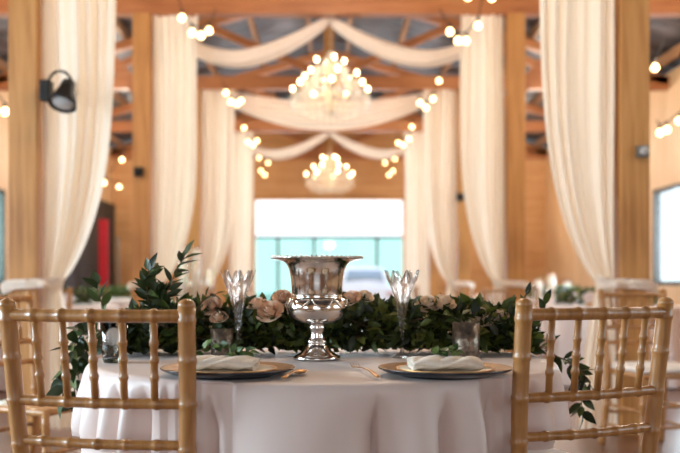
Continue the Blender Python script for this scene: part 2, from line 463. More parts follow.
# ------------------------------------------------------------------ chandeliers
def make_chandelier(loc, label):
    t = thing('crystal_chandelier', label, 'chandelier', loc, 0, 'crystal chandeliers over the aisle')
    m = MB()
    m.lathe([(.004, 0), (.03, .03), (.06, .08), (.03, .14), (.025, .3), (.05, .38), (.03, .46), (.02, .6), (.05, .68), (.02, .74), (.012, .85), (.004, .86)], 20)
    m.build('column', M_arm, t)
    m = MB(); top = 5.25 - loc[2]
    k = int((top - .86) / .05)
    for j in range(k):
        z = .86 + j * .05 + .02
        pts = [(.014 * cos(a) * (1 if j % 2 else 0), .014 * cos(a) * (0 if j % 2 else 1), z + .032 * sin(a)) for a in [2 * pi * q / 8 for q in range(8)]]
        m.tube(pts, .004, 5, True)
    m.build('chain', M_arm, t)
    def bowl(r): return .10 + .16 * (r / .5) ** 2
    for tier, (cnt, r, z0, zt) in enumerate(((7, .49, .22, .30), (6, .34, .36, .46), (4, .18, .54, .64))):
        for q in range(cnt):
            a = 2 * pi * (q + .5 * (tier % 2)) / cnt + .25
            e = Vector((cos(a), sin(a), 0))
            m = MB()
            m.tube([e * .03 + Vector((0, 0, z0)), e * (r * .4) + Vector((0, 0, z0 - .09)), e * (r * .75) + Vector((0, 0, z0 - .08)), e * r + Vector((0, 0, z0 + .02)), e * r + Vector((0, 0, zt - .03))], .009, 6)
            m.lathe([(.004, zt - .035), (.045, zt - .03), (.05, zt - .015), (.014, zt - .012), (.013, zt + .05), (.003, zt + .052)], 10, e * r)
            arm = m.build('arm', M_arm, t)
            m = MB(); m.ball(e * r + Vector((0, 0, zt + .085)), .026, 10, 8, 1.35)
            m.build('candle_bulb', M_flame, arm)
    rnd = random.Random(3)
    m = MB()
    def bead(p, r):
        x, y, z = p
        m.add([(x + r, y, z), (x, y + r, z), (x - r, y, z), (x, y - r, z), (x, y, z + r * 1.5), (x, y, z - r * 1.5)],
              [(0,1,4),(1,2,4),(2,3,4),(3,0,4),(1,0,5),(2,1,5),(3,2,5),(0,3,5)])
    for q in range(16):                                   # swags of beads from the crown to the rims and bowl below
        a = 2 * pi * q / 16
        for (r1, z1, r2, z2, sag) in ((.03, .82, .22, .6, .06), (.2, .58, .36, .42, .05), (.34, .40, .48, .28, .05), (.48, .24, .02, .07, .12)):
            for s_ in range(12):
                f = s_ / 11
                r = r1 + (r2 - r1) * f; z = z1 + (z2 - z1) * f - sag * 4 * f * (1 - f)
                if r1 > r2: z = z1 - (z1 - .06) * sin(f * pi / 2) ** 1.3
                bead((r * cos(a), r * sin(a), z), .012)
    for cnt, r, z in ((30, .49, .24), (24, .36, .38), (16, .22, .54), (28, .40, .15), (20, .27, .10)):
        for q in range(cnt):
            a = 2 * pi * q / cnt
            for s_ in range(3): bead((r * cos(a), r * sin(a), z - .03 - s_ * .032), .013 + (.006 if s_ == 2 else 0))
    o = m.build('crystal_strands', M_beads, t, False); o['kind'] = 'stuff'
    return t
ch = make_chandelier((.02, 11.7, 3.07), 'nearer crystal chandelier, lit, hanging in front of the broad single swag')
dup(ch, (.02, 19.1, 2.84), .3, 'far crystal chandelier, lit, hanging just above the bright far doorway')

# ------------------------------------------------------------------ strings of bulbs
def string(label, pts, d, ends):
    P = [at(px, py, d) for px, py in pts]
    c0 = P[0].copy()
    t = thing('string_lights', label, 'string lights', c0, 0, 'festoon bulbs along the aisle')
    path = []
    pts3 = [at(*ends[0])] + [p + Vector((0, 0, .085)) for p in P] + ([at(*ends[1])] if len(ends) > 1 else [])
    for a, b_ in zip(pts3[:-1], pts3[1:]):
        for k in range(6):
            f = k / 6; q = a.lerp(b_, f); q.z -= .05 * 4 * f * (1 - f) * min(1, (a - b_).length); path.append(q - c0)
    path.append(pts3[-1] - c0)
    m = MB(); m.tube(path, .006, 6); m.build('cord', M_cord, t)
    for p in P:
        q = p - c0
        m = MB(); m.lathe([(.004, .03), (.016, .04), (.016, .085), (.005, .09)], 10, q); sk = m.build('socket', M_foil, t)
        m = MB(); m.lathe([(.001, -.034), (.02, -.028), (.033, -.01), (.034, .005), (.024, .025), (.014, .038)], 14, q); m.build('bulb', M_bulb, t)
string('festoon bulbs dipping in front of the second left drape top', [(182, 18), (192, 33), (201, 36), (209, 31)], 9.2, [(176, -12, 9.2), (216, 8, 9.8)])
string('festoon bulbs dipping in front of the second right drape top', [(478, 26), (466, 41), (458, 41), (450, 32)], 9.2, [(484, -12, 9.2), (440, 8, 9.8)])
string('festoon bulbs at the top edge of the picture above the second right drape', [(492, -2), (468, -3)], 9.0, [(505, -20, 9.0), (455, -18, 9.0)])
string('festoon bulbs beside the third left drape top', [(226, 93), (231, 102), (237, 104), (241, 101)], 13.1, [(222, 80, 13.2), (243, 86, 13.5)])
string('festoon bulbs beside the third right drape top', [(439, 81), (433, 99), (426, 108), (420, 103)], 13.1, [(442, 72, 13.2), (416, 88, 13.5)])
string('festoon bulbs beside the fourth left drape top', [(244, 128), (248, 142), (253, 145), (257, 141)], 16.9, [(242, 120, 17), (259, 126, 17.3)])
string('festoon bulbs beside the fourth right drape top', [(412, 127), (409, 139), (403, 145), (398, 143)], 16.9, [(414, 120, 17), (396, 126, 17.3)])
string('festoon bulbs against the left end of the orange far wall', [(259, 158), (268, 163), (261, 171), (265, 175)], 20.6, [(254, 152, 20.7)])
string('festoon bulbs against the right end of the orange far wall', [(395, 159), (385, 163), (393, 171), (389, 175)], 20.6, [(400, 152, 20.7)])
string('three festoon bulbs in the left side aisle above the red panel', [(122, 160), (104, 183), (119, 187)], 15.5, [(126, 140, 15.5)])
string('single festoon bulb at the left picture edge beside the nearest post', [(5, 112)], 8.5, [(-8, 86, 8.5)])
string('single festoon bulb right of the nearest right post, under the roof', [(655, 68)], 8.5, [(664, 40, 8.5)])
string('festoon bulbs right of the nearest right post above the window', [(660, 133), (667, 130), (679, 121)], 9.5, [(656, 120, 9.5), (690, 100, 9.5)])

# ------------------------------------------------------------------ fittings
p0 = at(46, 92, 5.95)
t = thing('floodlight', 'black floodlight with a looped conduit clamped to the nearest left post', 'floodlight', p0)
def P(px, py, d=5.9): return at(px, py, d) - p0
m = MB(); m.box(P(46.5, 91, 5.93), (.07, .09, .13)); m.build('junction_box', M_black, t, False, .008)
dirv = Vector((-.1, -.42, -.85)).normalized()
c = P(66, 92, 5.8)
rot = dirv.to_track_quat('Z', 'Y').to_matrix().to_4x4()
m = MB(); m.lathe([(.004, -.08), (.04, -.075), (.05, -.02), (.078, .06), (.088, .1), (.08, .1), (.07, .06)], 22, M=Matrix.Translation(c) @ rot); m.build('lamp_housing', M_black, t)
m = MB(); m.lathe([(.07, .085), (.05, .096), (.001, .1)], 22, M=Matrix.Translation(c) @ rot); m.build('lens', M_lens, t)
m = MB(); m.tube([P(47, 95), P(53, 103), P(60, 98), P(65, 92, 5.8)], .013, 8); m.build('bracket', M_black, t)
arc = [P(60 + 12.5 * cos(a), 87 - 16 * sin(a), 5.85) for a in [pi * 1.12 - k * pi * 1.15 / 14 for k in range(15)]]
m = MB(); m.tube(arc, .009, 8); m.build('conduit', M_black, t)
def small_box(px, py, d, s, name, label, cat, mat, round_=False):
    p = at(px, py, d); t = thing(name, label, cat, p)
    m = MB(); m.box((0, -.02, 0), (s, .05, s)); m.build('back_box', mat, t, False, .005)
    m = MB(); m.lathe([(s * .36, 0), (s * .36, .02), (s * .3, .03), (.002, .03)], 18, M=Matrix.Translation((0, -.045, 0)) @ Matrix.Rotation(pi / 2, 4, 'X')); m.build('face_plate', M_black if not round_ else M_lens, t)
small_box(641.5, 152, 5.995, .075, 'outlet_box', 'grey round-faced outlet box on the nearest right post', 'outlet', M_greyplast, True)
small_box(139, 172, 9.795, .095, 'outlet_box', 'black outlet box on the second left post', 'outlet', M_black)
small_box(247.5, 231, 21.1, .12, 'wall_box', 'small grey box left of the bright far doorway', 'wall box', M_greyplast, True)
small_box(408, 231, 21.1, .12, 'wall_box', 'small grey box right of the bright far doorway', 'wall box', M_greyplast, True)
small_box(460, 197, 13.595, .11, 'outlet_box', 'black outlet box on the third right post', 'outlet', M_black)

# dark doorway and red panel in the left far corner
t = thing('door_1', 'dark steel door in the left side wall near the far corner', 'door', (-W + .03, 19.3, 0), 0, None, 'structure')
m = MB(); m.box((0, 0, 1.35), (.05, 3.9, 2.7)); m.build('door_panel', M_dark, t, False, .01)
m = MB()
for y in (-1.98, 1.98): m.box((.01, y, 1.38), (.08, .08, 2.76))
m.box((.01, 0, 2.74), (.08, 4.0, .08)); m.build('door_frame', M_frame, t, False)
m = MB(); m.tube([(.06, .7, .95), (.09, .7, .95), (.09, .7, 1.25), (.06, .7, 1.25)], .012, 8); m.build('door_handle', M_greyplast, t)
pr = at(103.5, 283, 18.6)
t = thing('red_panel', 'tall narrow red panel standing upright in front of the dark door', 'panel', (pr.x, pr.y, 0))
m = MB(); m.box((0, 0, 1.13), (.19, .04, 2.26)); m.build('board', M_red, t, False, .01)
m = MB(); m.box((0, 0, .02), (.3, .3, .04)); m.build('foot', M_dark, t, False, .008)
pr = at(118, 283, 19.6)
t = thing('metal_stand', 'slim grey metal stand right of the red panel', 'stand', (pr.x, pr.y, 0))
m = MB(); m.tube([(0, 0, .03), (0, 0, 1.95)], .03, 10); m.build('pole', M_greyplast, t)
m = MB(); m.lathe([(.002, 0), (.16, .002), (.16, .02), (.03, .05), (.002, .05)], 18); m.build('base', M_dark, t)

# ------------------------------------------------------------------ outside the far doorway
D = 30.0
g = at(330, 283, D); t = thing('glass_enclosure', 'teal framed glass enclosure outside the far doorway', 'glass enclosure', (g.x, D, -.1))
gz = .1
for px in (253, 278, 314, 377, 415):
    x = (px - CX) * D / F - g.x
    m = MB(); m.box((x, 0, 1.27), (.1, .1, 2.54)); m.build('post', M_teal, t, False)
for z in (2.56, .12):
    m = MB(); xa = (253 - CX) * D / F - g.x; xb = (415 - CX) * D / F - g.x
    m.box(((xa + xb) / 2, 0, z), (xb - xa + .1, .11, .09)); m.build('rail', M_teal, t, False)
for pa, pb in ((253, 278), (278, 314), (314, 377), (377, 415)):
    xa = (pa - CX) * D / F - g.x + .06; xb = (pb - CX) * D / F - g.x - .06
    m = MB(); m.box(((xa + xb) / 2, 0, 1.34), (xb - xa, .02, 2.34)); m.build('glass_panel', M_tglass, t, False)
# white car seen from behind
cc = at(364, 283, 26.5); t = thing('car', 'white car parked outside the far doorway, right of the silver urn', 'car', (cc.x, 27.6, -.1))
m = MB()
sec = [(-2.0, .74, .32, .92, 0), (-1.95, .84, .25, 1.0, 0), (-.9, .88, .22, 1.05, 0), (.9, .88, .22, .98, 0), (1.85, .84, .25, .85, 0), (2.0, .72, .34, .76, 0)]
def loft(sections, m, k=20, p=5.0):
    vs = []; fs = []
    for (y, hw, z0, z1, _) in sections:
        for q in range(k):
            a = 2 * pi * q / k; ca, sa = cos(a), sin(a)
            e = 2 / p
            vs.append((hw * abs(ca) ** e * (1 if ca > 0 else -1), y, (z0 + z1) / 2 + (z1 - z0) / 2 * abs(sa) ** e * (1 if sa > 0 else -1)))
    for i in range(len(sections) - 1):
        for q in range(k):
            fs.append((i*k+q, i*k+(q+1)%k, (i+1)*k+(q+1)%k, (i+1)*k+q))
    fs.append(tuple(range(k))); fs.append(tuple((len(sections)-1)*k + q for q in range(k)))
    m.add(vs, fs)
loft(sec, m); m.build('body', M_car, t)
m = MB(); loft([(-1.7, .66, .98, 1.1, 0), (-1.35, .64, .95, 1.5, 0), (-.2, .66, .95, 1.58, 0), (.5, .64, .95, 1.5, 0), (1.15, .68, .9, 1.0, 0)], m, 20, 4); m.build('cabin', M_car, t)
m = MB(); m.add([(-.55, -1.66, 1.12), (.55, -1.66, 1.12), (.48, -1.4, 1.44), (-.48, -1.4, 1.44)], [(0, 1, 2, 3)]); m.build('rear_window', M_carw, t, solid=.03)
for sx in (-1, 1):
    m = MB(); m.box((sx * .68, -1.98, .78), (.2, .06, .16)); m.build('tail_lamp', M_carl, t, False, .02)
    for y in (-1.25, 1.3):
        m = MB(); m.lathe([(.12, -.1), (.3, -.1), (.33, -.06), (.33, .06), (.3, .1), (.12, .1), (.05, .08)], 22, M=Matrix.Translation((sx * .8, y, .34)) @ Matrix.Rotation(pi / 2, 4, 'Y')); m.build('wheel', M_tyre, t)

# ------------------------------------------------------------------ chairs
def bamboo(m, pts, r, nodes, n=12, ring=1.22, steps=60):
    P_ = [Vector(p) for p in pts]
    L = [0]
    for a, b_ in zip(P_[:-1], P_[1:]): L.append(L[-1] + (b_ - a).length)
    T = L[-1]
    def pos(s):
        for i in range(len(P_) - 1):
            if s <= L[i + 1] + 1e-9:
                return P_[i].lerp(P_[i + 1], (s - L[i]) / (L[i + 1] - L[i]))
        return P_[-1]
    ss = set([0, T]) | set(L)
    for q in nodes:
        for o_ in (-.009, -.006, -.003, 0, .003, .006, .009): ss.add(min(T, max(0, q * T + o_)))
    ss = sorted(ss); path = []; rad = []
    for s in ss:
        k = 0
        for q in nodes:
            dd = abs(s - q * T)
            if dd < .009: k = max(k, cos(dd / .009 * pi / 2))
        if path and (pos(s) - path[-1]).length < 1e-5: continue
        path.append(pos(s)); rad.append(r * (1 + (ring - 1) * k))
    m.tube(path, rad, n)
def smooth_path(ctrl, n=6):
    P_ = [Vector(p) for p in ctrl]; out = []
    for i in range(len(P_) - 1):
        p0, p1, p2, p3 = P_[max(i-1,0)], P_[i], P_[i+1], P_[min(i+2, len(P_)-1)]
        for k in range(n):
            f = k / n
            out.append(.5 * ((2*p1) + (p2-p0)*f + (2*p0-5*p1+4*p2-p3)*f*f + (3*p1-p0-3*p2+p3)*f**3))
    return out + [P_[-1]]
BP = [(.206, -.245, 0), (.194, -.205, .25), (.196, -.19, .45), (.205, -.203, .62), (.210, -.213, .72), (.2165, -.238, .935)]
def post_at(z):
    for a, b_ in zip(BP[:-1], BP[1:]):
        if a[2] <= z <= b_[2]:
            return Vector(a).lerp(Vector(b_), (z - a[2]) / (b_[2] - a[2]))
def chair_parts():
    R = {}
    for sx in (-1, 1):
        m = MB(); pth = smooth_path([(sx * x, y, z) for x, y, z in BP])
        bamboo(m, pth, .0195, (.12, .26, .40, .53, .655, .765, .87, .965), 14, 1.1)
        m.ball((sx * .2165, -.2383, .936), .0195, 14, 8, .75)
        R.setdefault('back_post', []).append(m)
        m = MB(); bamboo(m, [(sx * .218, .215, 0), (sx * .212, .2, .45)], .0165, (.15, .4, .65, .9), 12, 1.12)
        R.setdefault('front_leg', []).append(m)
    for nm, z, r, nodes in (('top_rail', .912, .0145, [k / 6 for k in range(1, 6)]), ('middle_rail', .716, .012, [k / 6 for k in range(1, 6)]), ('lower_rail', .622, .0115, [k / 6 for k in range(1, 6)])):
        p = post_at(z); m = MB()
        bamboo(m, smooth_path([(-p.x, p.y, z), (0, p.y - .022, z), (p.x, p.y, z)], 10), r, nodes, 12, 1.2)
        R[nm] = [m]
    a, b_ = post_at(.912), post_at(.716)
    for k in range(1, 6):
        f = k / 6 * 2 - 1; bow = -.022 * (1 - f * f)
        m = MB(); bamboo(m, [(f * a.x * 1.0, a.y + bow, .912), (f * b_.x * .98, b_.y + bow, .716)], .0085, (.3, .5, .7), 10, 1.28)
        R.setdefault('spindle', []).append(m)
    def plate(z0, z1, grow, rr):
        out = []
        pts = [(-.185, -.19), (.185, -.19), (.215, .21), (-.215, .21)]
        m = MB(); vs = []; n = 0
        prof = [(-.02, z0), (0, z0 + rr), (0, z1 - rr), (-.02, z1)]
        ring = []
        for (x, y) in pts:
            for dx, dy in ((0, 0),): ring.append((x * (1 + grow), y * (1 + grow)))
        ring2 = []
        N = len(ring)
        for i in range(N):
            p = Vector(ring[i]); q = Vector(ring[(i + 1) % N]); o_ = Vector(ring[i - 1])
            d1 = (o_ - p).normalized() * .03; d2 = (q - p).normalized() * .03
            for k in range(5):
                f = k / 4
                ring2.append(p + d1 * (1 - f) ** 2 + d2 * f ** 2)
        for off, z in prof:
            for p in ring2:
                vs.append((p.x * (1 + off * 3), p.y * (1 + off * 3), z))
        k = len(ring2); fs = [tuple(range(k - 1, -1, -1)), tuple(3 * k + i for i in range(k))]
        for j in range(3):
            for i in range(k): fs.append((j*k+i, j*k+(i+1)%k, (j+1)*k+(i+1)%k, (j+1)*k+i))
        m.add(vs, fs); return m
    R['seat'] = [plate(.435, .465, .03, .006)]
    R['seat_cushion'] = [plate(.466, .505, .0, .014)]
    for sx in (-1, 1):
        for z in (.13, .25):
            q = post_at(z); m = MB(); bamboo(m, [(sx * q.x, q.y, z), (sx * .215, .208, z)], .0095, (.25, .5, .75), 10, 1.25)
            R.setdefault('stretcher', []).append(m)
    for z in (.16, .28):
        m = MB(); bamboo(m, [(-.215, .208, z), (.215, .208, z)], .0095, (.25, .5, .75), 10, 1.25); R['stretcher'].append(m)
    q = post_at(.2); m = MB(); bamboo(m, [(-q.x, q.y, .2), (q.x, q.y, .2)], .0095, (.25, .5, .75), 10, 1.25); R['stretcher'].append(m)
    for z in (.33,):
        q = post_at(z); m = MB(); bamboo(m, [(-q.x, q.y, z), (q.x, q.y, z)], .0095, (.25, .5, .75), 10, 1.25); R['stretcher'].append(m)
    return R
CP = chair_parts()
def make_chair(label, loc, rz, group=None):
    t = thing('ballroom_chair', label, 'chair', loc, rz, group)
    for nm, ms in CP.items():
        for m in ms: m.build(nm, M_cushion if nm == 'seat_cushion' else M_chair, t)
    return t
def make_far_chair(label, loc, rz, group):
    t = thing('ballroom_chair', label, 'chair', loc, rz, group)
    fr = MB(); bk = MB()
    for nm, ms in CP.items():
        for m in ms:
            if nm == 'seat_cushion': cu = m
            elif nm in ('spindle', 'top_rail', 'middle_rail', 'lower_rail'): bk.add(m.v, m.f)
            else: fr.add(m.v, m.f)
    fr.build('frame', M_chair, t); bk.build('backrest', M_chair, t); cu.build('seat_cushion', M_cushion, t)
    return t
TC = Vector((-.019, 2.71, 0)); TR = .672
def chair_from_back(px, d, ang):                          # ang: facing direction, clockwise from straight away
    bx = (px - CX) * d / F
    f = Vector((sin(radians(ang)), cos(radians(ang)), 0))
    c = Vector((bx, d, 0)) + f * .235
    return (c.x, c.y, 0), -radians(ang)
G = 'gold bamboo-style chairs at the near table'
l0, r0 = chair_from_back(95.5, 2.08, 12)
near = make_chair('gold bamboo-style chair seen from behind in the left foreground at the near table', l0, r0, G)
l1, r1 = chair_from_back(597, 2.235, -25)
dup(near, l1, r1, 'gold bamboo-style chair seen from behind in the right foreground at the near table', G)
cs = dup(near, (-1.27, 4.08, 0), -radians(112), 'gold bamboo-style chair at the left picture edge behind the left foreground chair', 'gold chairs beyond the near table')
for c_ in list(cs.children):
    if c_.name.startswith('seat_cushion'): bpy.data.objects.remove(c_)
dup(near, (1.93, 5.5, 0), -radians(166), 'gold chair with white cushion standing right against the nearest right post', 'gold chairs beyond the near table')

# ------------------------------------------------------------------ tables under cloths
def smoothstep(a, b_, x):
    x = max(0, min(1, (x - a) / (b_ - a))); return x * x * (3 - 2 * x)
def cloth(center, r, mat, label, chairs=(), seed=1, nth=560, folds=23):
    rnd = random.Random(seed)
    fl = [(folds + rnd.randint(-4, 6), rnd.uniform(0, 6.28), rnd.uniform(.4, 1)) for _ in range(3)]
    cx, cy = center
    zs = [TZ + .001] + [TZ - .0015, TZ - .006, TZ - .014, TZ - .026, TZ - .045] + [TZ - .07 - k * .03 for k in range(23)] + [.012]
    def fold(a):
        q = a + .13 * sin(3 * a + fl[0][1]) + .07 * sin(5 * a + fl[1][1])
        e = abs(sin(.5 * folds * q + fl[2][1])) ** .62
        k = 1.0 + .2 * sin(2 * a + fl[1][1]) * sin(3 * a + fl[2][1])
        return (2 * e - 1.8) * k + .12 * sin(29 * q + fl[0][1])
    infoot = []
    for (lc, rz) in chairs:
        infoot.append((Matrix.Rotation(-rz, 3, 'Z'), Vector((lc[0] - cx, lc[1] - cy, 0))))
    vs = []; m = MB()
    dents = []; backs = []
    for k in range(nth):                                  # radius left free by the chairs tucked under the cloth
        a = 2 * pi * k / nth; rr = r + .05; rb = 9
        for Mi, lc in infoot:
            q = r + .16
            while q > .15:
                p = Mi @ (Vector((q * cos(a), q * sin(a), 0)) - lc)
                if abs(p.x) < .265 and -.30 < p.y < .262: rr = min(rr, q - .035)
                if abs(p.x) < .265 and -.30 < p.y < -.165: rb = min(rb, q - .012)
                q -= .01
        dents.append(rr); backs.append(rb)
    if infoot:
        w = 9
        backs = [min(backs[(k + j) % nth] for j in range(-5, 6)) for k in range(nth)]
        dents = [min(dents[(k + j) % nth] for j in range(-w, w + 1)) for k in range(nth)]
        dents = [sum(dents[(k + j) % nth] for j in range(-w, w + 1)) / (2 * w + 1) for k in range(nth)]
    rings = [0.02, .2, .4, .55, .64]
    rings = [x * r / .672 for x in rings] + [r - .012]
    for x in rings:
        for k in range(nth):
            a = 2 * pi * k / nth; vs.append((x * cos(a), x * sin(a), TZ + .001))
    for z in zs[1:]:
        t = (TZ - z) / TZ
        rnd_ = r - .012 + .012 * min(1, (TZ - z) / .02) ** .5
        for k in range(nth):
            a = 2 * pi * k / nth
            f = fold(a)
            amp = .058 * smoothstep(.004, .16, t) * (.8 + .7 * t)
            rr = rnd_ + .085 * t + amp * f 
            if infoot:
                wgt = 1 - smoothstep(.515, .575, z)
                rr = min(rr, max(backs[k], r - .03))
                if rr > dents[k]: rr = rr + (dents[k] - rr) * wgt
            vs.append((rr * cos(a), rr * sin(a), z))
    nr = len(rings) + len(zs) - 1
    fs = [tuple(range(nth))]
    for i in range(nr - 1):
        for k in range(nth):
            l = (k + 1) % nth; fs.append((i*nth+k, i*nth+l, (i+1)*nth+l, (i+1)*nth+k))
    m.add(vs, fs)
    o = m.build('tablecloth', mat, solid=.002); o.location = (cx, cy, 0)
    return tag(o, label, 'tablecloth')
cloth((TC.x, TC.y), TR, M_cloth, 'blush satin tablecloth over the round table in the foreground', ((l0, r0), (l1, r1)), 5)

# ------------------------------------------------------------------ leaves, garlands, roses
def leaf(m, p, dr, nrm, L, wd, curl=.15):
    dr = dr.normalized(); s = dr.cross(nrm)
    if s.length < 1e-3: s = dr.orthogonal()
    s.normalize(); n_ = s.cross(dr)
    vs = []; N = 4
    for i in range(N + 1):
        f = i / N; w_ = wd * sin(pi * f ** .8) * .5 if 0 < i < N else 0.0004
        c = p + dr * L * f + n_ * (-curl * L * f * f)
        vs += [c + s * w_ + n_ * w_ * .35, c, c - s * w_ + n_ * w_ * .35]
    fs = []
    for i in range(N):
        for j in range(2): fs.append((i*3+j, i*3+j+1, (i+1)*3+j+1, (i+1)*3+j))
    m.add(vs, fs)
def rvec(r): return Vector((r.gauss(0, 1), r.gauss(0, 1), r.gauss(0, 1))).normalized()
def garland(label, pts, ry, rz, count, seed, size=(.045, .075), mat=None, group=None, flat=TZ + .004):
    """leafy runner along a path of (x,y,z) centre points, with half depth ry and half height rz"""
    r = random.Random(seed); P_ = smooth_path(pts, 8); o0 = Vector(pts[len(pts) // 2])
    o0 = Vector((o0.x, o0.y, flat))
    t = thing('greenery_garland', label, 'garland', o0, 0, group)
    m = MB()
    for k in range(5):
        pp = [p + Vector((0, ry * .5 * sin(k * 2 + i * .4), rz * .4 * cos(k + i * .5))) - o0 for i, p in enumerate(P_)]
        m.tube(pp, .004, 5)
    m.build('stems', M_stem, t)
    m = MB()
    for k in range(count):
        f = r.random() * (len(P_) - 1); i = min(int(f), len(P_) - 2)
        p = P_[i].lerp(P_[i + 1], f - i)
        a = r.uniform(0, 2 * pi); q = sqrt(r.random()) * .95
        off = Vector((0, ry * q * cos(a), rz * q * sin(a)))
        dr = off.normalized() * .8 + rvec(r) * .9 + Vector((0, 0, .15))
        L = r.uniform(*size); c = p + off
        dd = dr.normalized() * L
        inside = True
        if inside and c.z < flat + .018: c.z = flat + .018
        if inside and (c + dd).z < flat + .006: dr.z = abs(dr.z) * .3 + .1
        leaf(m, c - o0, dr, rvec(r) + Vector((0, -.3, .8)), L, L * r.uniform(.42, .6), r.uniform(-.1, .3))
    m.build('foliage', mat or M_leaf, t, True)
    return t
GY = 2.94
garland('dense dark green leafy garland laid across the near table behind the silver urn',
        [(-.64, GY - .02, .80), (-.5, GY, .835), (-.25, GY, .842), (0, GY, .84), (.25, GY, .842), (.48, GY, .838), (.62, GY - .02, .81)], .115, .08, 3600, 11, (.036, .062))
def sprig(label, pts, n, L, seed, wd=.42, mat=None, group='leafy branches of the near table', stem=.0028, name='leafy_branch', spread=.8):
    """branch through pixel/depth points with paired leaves"""
    r = random.Random(seed)
    P_ = smooth_path([at(*p) if len(p) == 3 and abs(p[0]) > 3 else Vector(p) for p in pts], 8)
    o0 = P_[0]
    t = thing(name, label, 'branch', o0, 0, group)
    m = MB(); m.tube([p - o0 for p in P_], [stem * (1 - .6 * i / len(P_)) for i in range(len(P_))], 6); m.build('stem', M_stem, t)
    m = MB()
    for k in range(n):
        f = (.06 + .94 * k / max(1, n - 1)) * (len(P_) - 1); i = min(int(f), len(P_) - 2)
        p = P_[i].lerp(P_[i + 1], f - i); tn = (P_[i + 1] - P_[i]).normalized()
        s = rvec(r); s = (s - tn * s.dot(tn)).normalized()
        if k % 2: s = -s if r.random() < .6 else s
        dr = tn * .7 + s * spread + Vector((0, 0, .15)) if k < n - 1 else tn
        leaf(m, p - o0, dr, rvec(r) * .6 + Vector((0, -.5, .6)), L * r.uniform(.7, 1.1), L * wd * r.uniform(.8, 1.1), r.uniform(0, .25))
    m.build('foliage', mat or M_leafb, t)
    return t
d0 = 2.85
sprig('tall leafy branch rising at the left end of the garland before the white candles', [(150, 318, d0), (163, 300, d0), (172, 280, d0), (185, 255, d0)], 24, .06, 1, .42)
sprig('bushy leafy branch leaning up left of the tall branch', [(160, 325, d0), (150, 305, d0), (146, 285, d0), (150, 270, d0)], 40, .056, 2, .48)
sprig('short leafy branch standing above the left chair back rail', [(118, 338, 2.78), (106, 315, 2.75), (100, 298, 2.75), (97, 286, 2.75)], 10, .066, 3, .48)
sprig('leafy branch drooping over the left table edge beside the left chair', [(118, 340, 2.9), (92, 330, 2.85), (76, 342, 2.8), (66, 372, 2.78), (62, 400, 2.78)], 34, .07, 4, .55)
sprig('leafy branch hanging farther down at the left table side', [(110, 345, 3.0), (85, 352, 2.95), (74, 375, 2.9), (76, 400, 2.9)], 28, .068, 5, .55)
sprig('leafy branch lying over the left end of the garland', [(185, 335, 2.82), (160, 325, 2.8), (135, 322, 2.8), (108, 330, 2.8)], 40, .06, 6, .5)
sprig('leafy branch showing above the right foreground chair top corner', [(495, 330, 2.85), (512, 318, 2.85), (522, 305, 2.85), (526, 295, 2.85)], 8, .04, 7, .45)
sprig('dark leafy branch behind the first spindle of the right foreground chair', [(505, 340, 2.85), (528, 330, 2.85), (541, 318, 2.85), (546, 303, 2.85)], 18, .05, 8, .4)
sprig('dark leafy branch at the right table edge under the chair rail', [(508, 348, 2.88), (532, 346, 2.86), (545, 348, 2.85), (552, 342, 2.85)], 9, .042, 9, .34)
sprig('leafy branch hanging over the right table side below the chair rail', [(545, 350, 3.0), (572, 366, 2.95), (580, 385, 2.93), (582, 413, 2.93)], 28, .06, 10, .48)
sprig('thin dark branch curling over the right table edge', [(540, 352, 2.95), (566, 360, 2.9), (582, 372, 2.88), (592, 388, 2.88)], 9, .06, 13, .3)
sprig('bushy leafy branch between the left chair post and the garland, below the tall branch', [(200, 338, 2.86), (180, 322, 2.84), (166, 308, 2.84), (158, 294, 2.84)], 44, .058, 21, .5)
sprig('pale green leaves lying low before the left mercury votive', [(192, 352, 2.76), (202, 350, 2.75), (212, 346, 2.75), (222, 347, 2.75)], 9, .04, 14, .6, M_leafl)
sprig('leafy branch arching above the garland near the left crystal flute', [(190, 322, 2.86), (198, 308, 2.86), (206, 298, 2.86), (216, 294, 2.86)], 9, .046, 15, .36)

def rose(label, p, r, seed, mat):
    rn = random.Random(seed)
    o0 = Vector(p); t = thing('rose', label, 'rose', o0, rn.uniform(0, 6), 'roses in the near garland')
    t.rotation_euler = (rn.uniform(.3, .9), rn.uniform(-.4, .4), rn.uniform(-.4, .4))
    m = MB()
    for ring, (n_, r0, r1, h, half) in enumerate(((3, .1, .22, 1.0, 1.2), (4, .2, .42, .98, .95), (5, .3, .66, .88, .8), (6, .4, .95, .66, .7), (6, .45, 1.12, .38, .66))):
        for k in range(n_):
            a0 = 2 * pi * (k + .5 * (ring % 2)) / n_ + rn.uniform(-.15, .15)
            def fn(u, v):
                uu = u * 2 - 1; a = a0 + uu * half * (1 - .25 * v * v * abs(uu))
                q = r0 + (r1 - r0) * sin(v * pi / 2) + .14 * max(0, v - .75) * ring
                z = h * v * (1 - .16 * uu * uu) - .08 * ring * max(0, v - .8)
                return (q * r * cos(a), q * r * sin(a), z * r * 1.15 - .3 * r)
            m.grid(fn, 6, 6)
    m.build('petals', mat, t, True)
    m = MB(); m.lathe([(.003, -.9 * r), (.12 * r, -.85 * r), (.12 * r, -.5 * r), (.4 * r, -.34 * r), (.3 * r, -.25 * r)], 10); m.build('sepal', M_leaf, t)
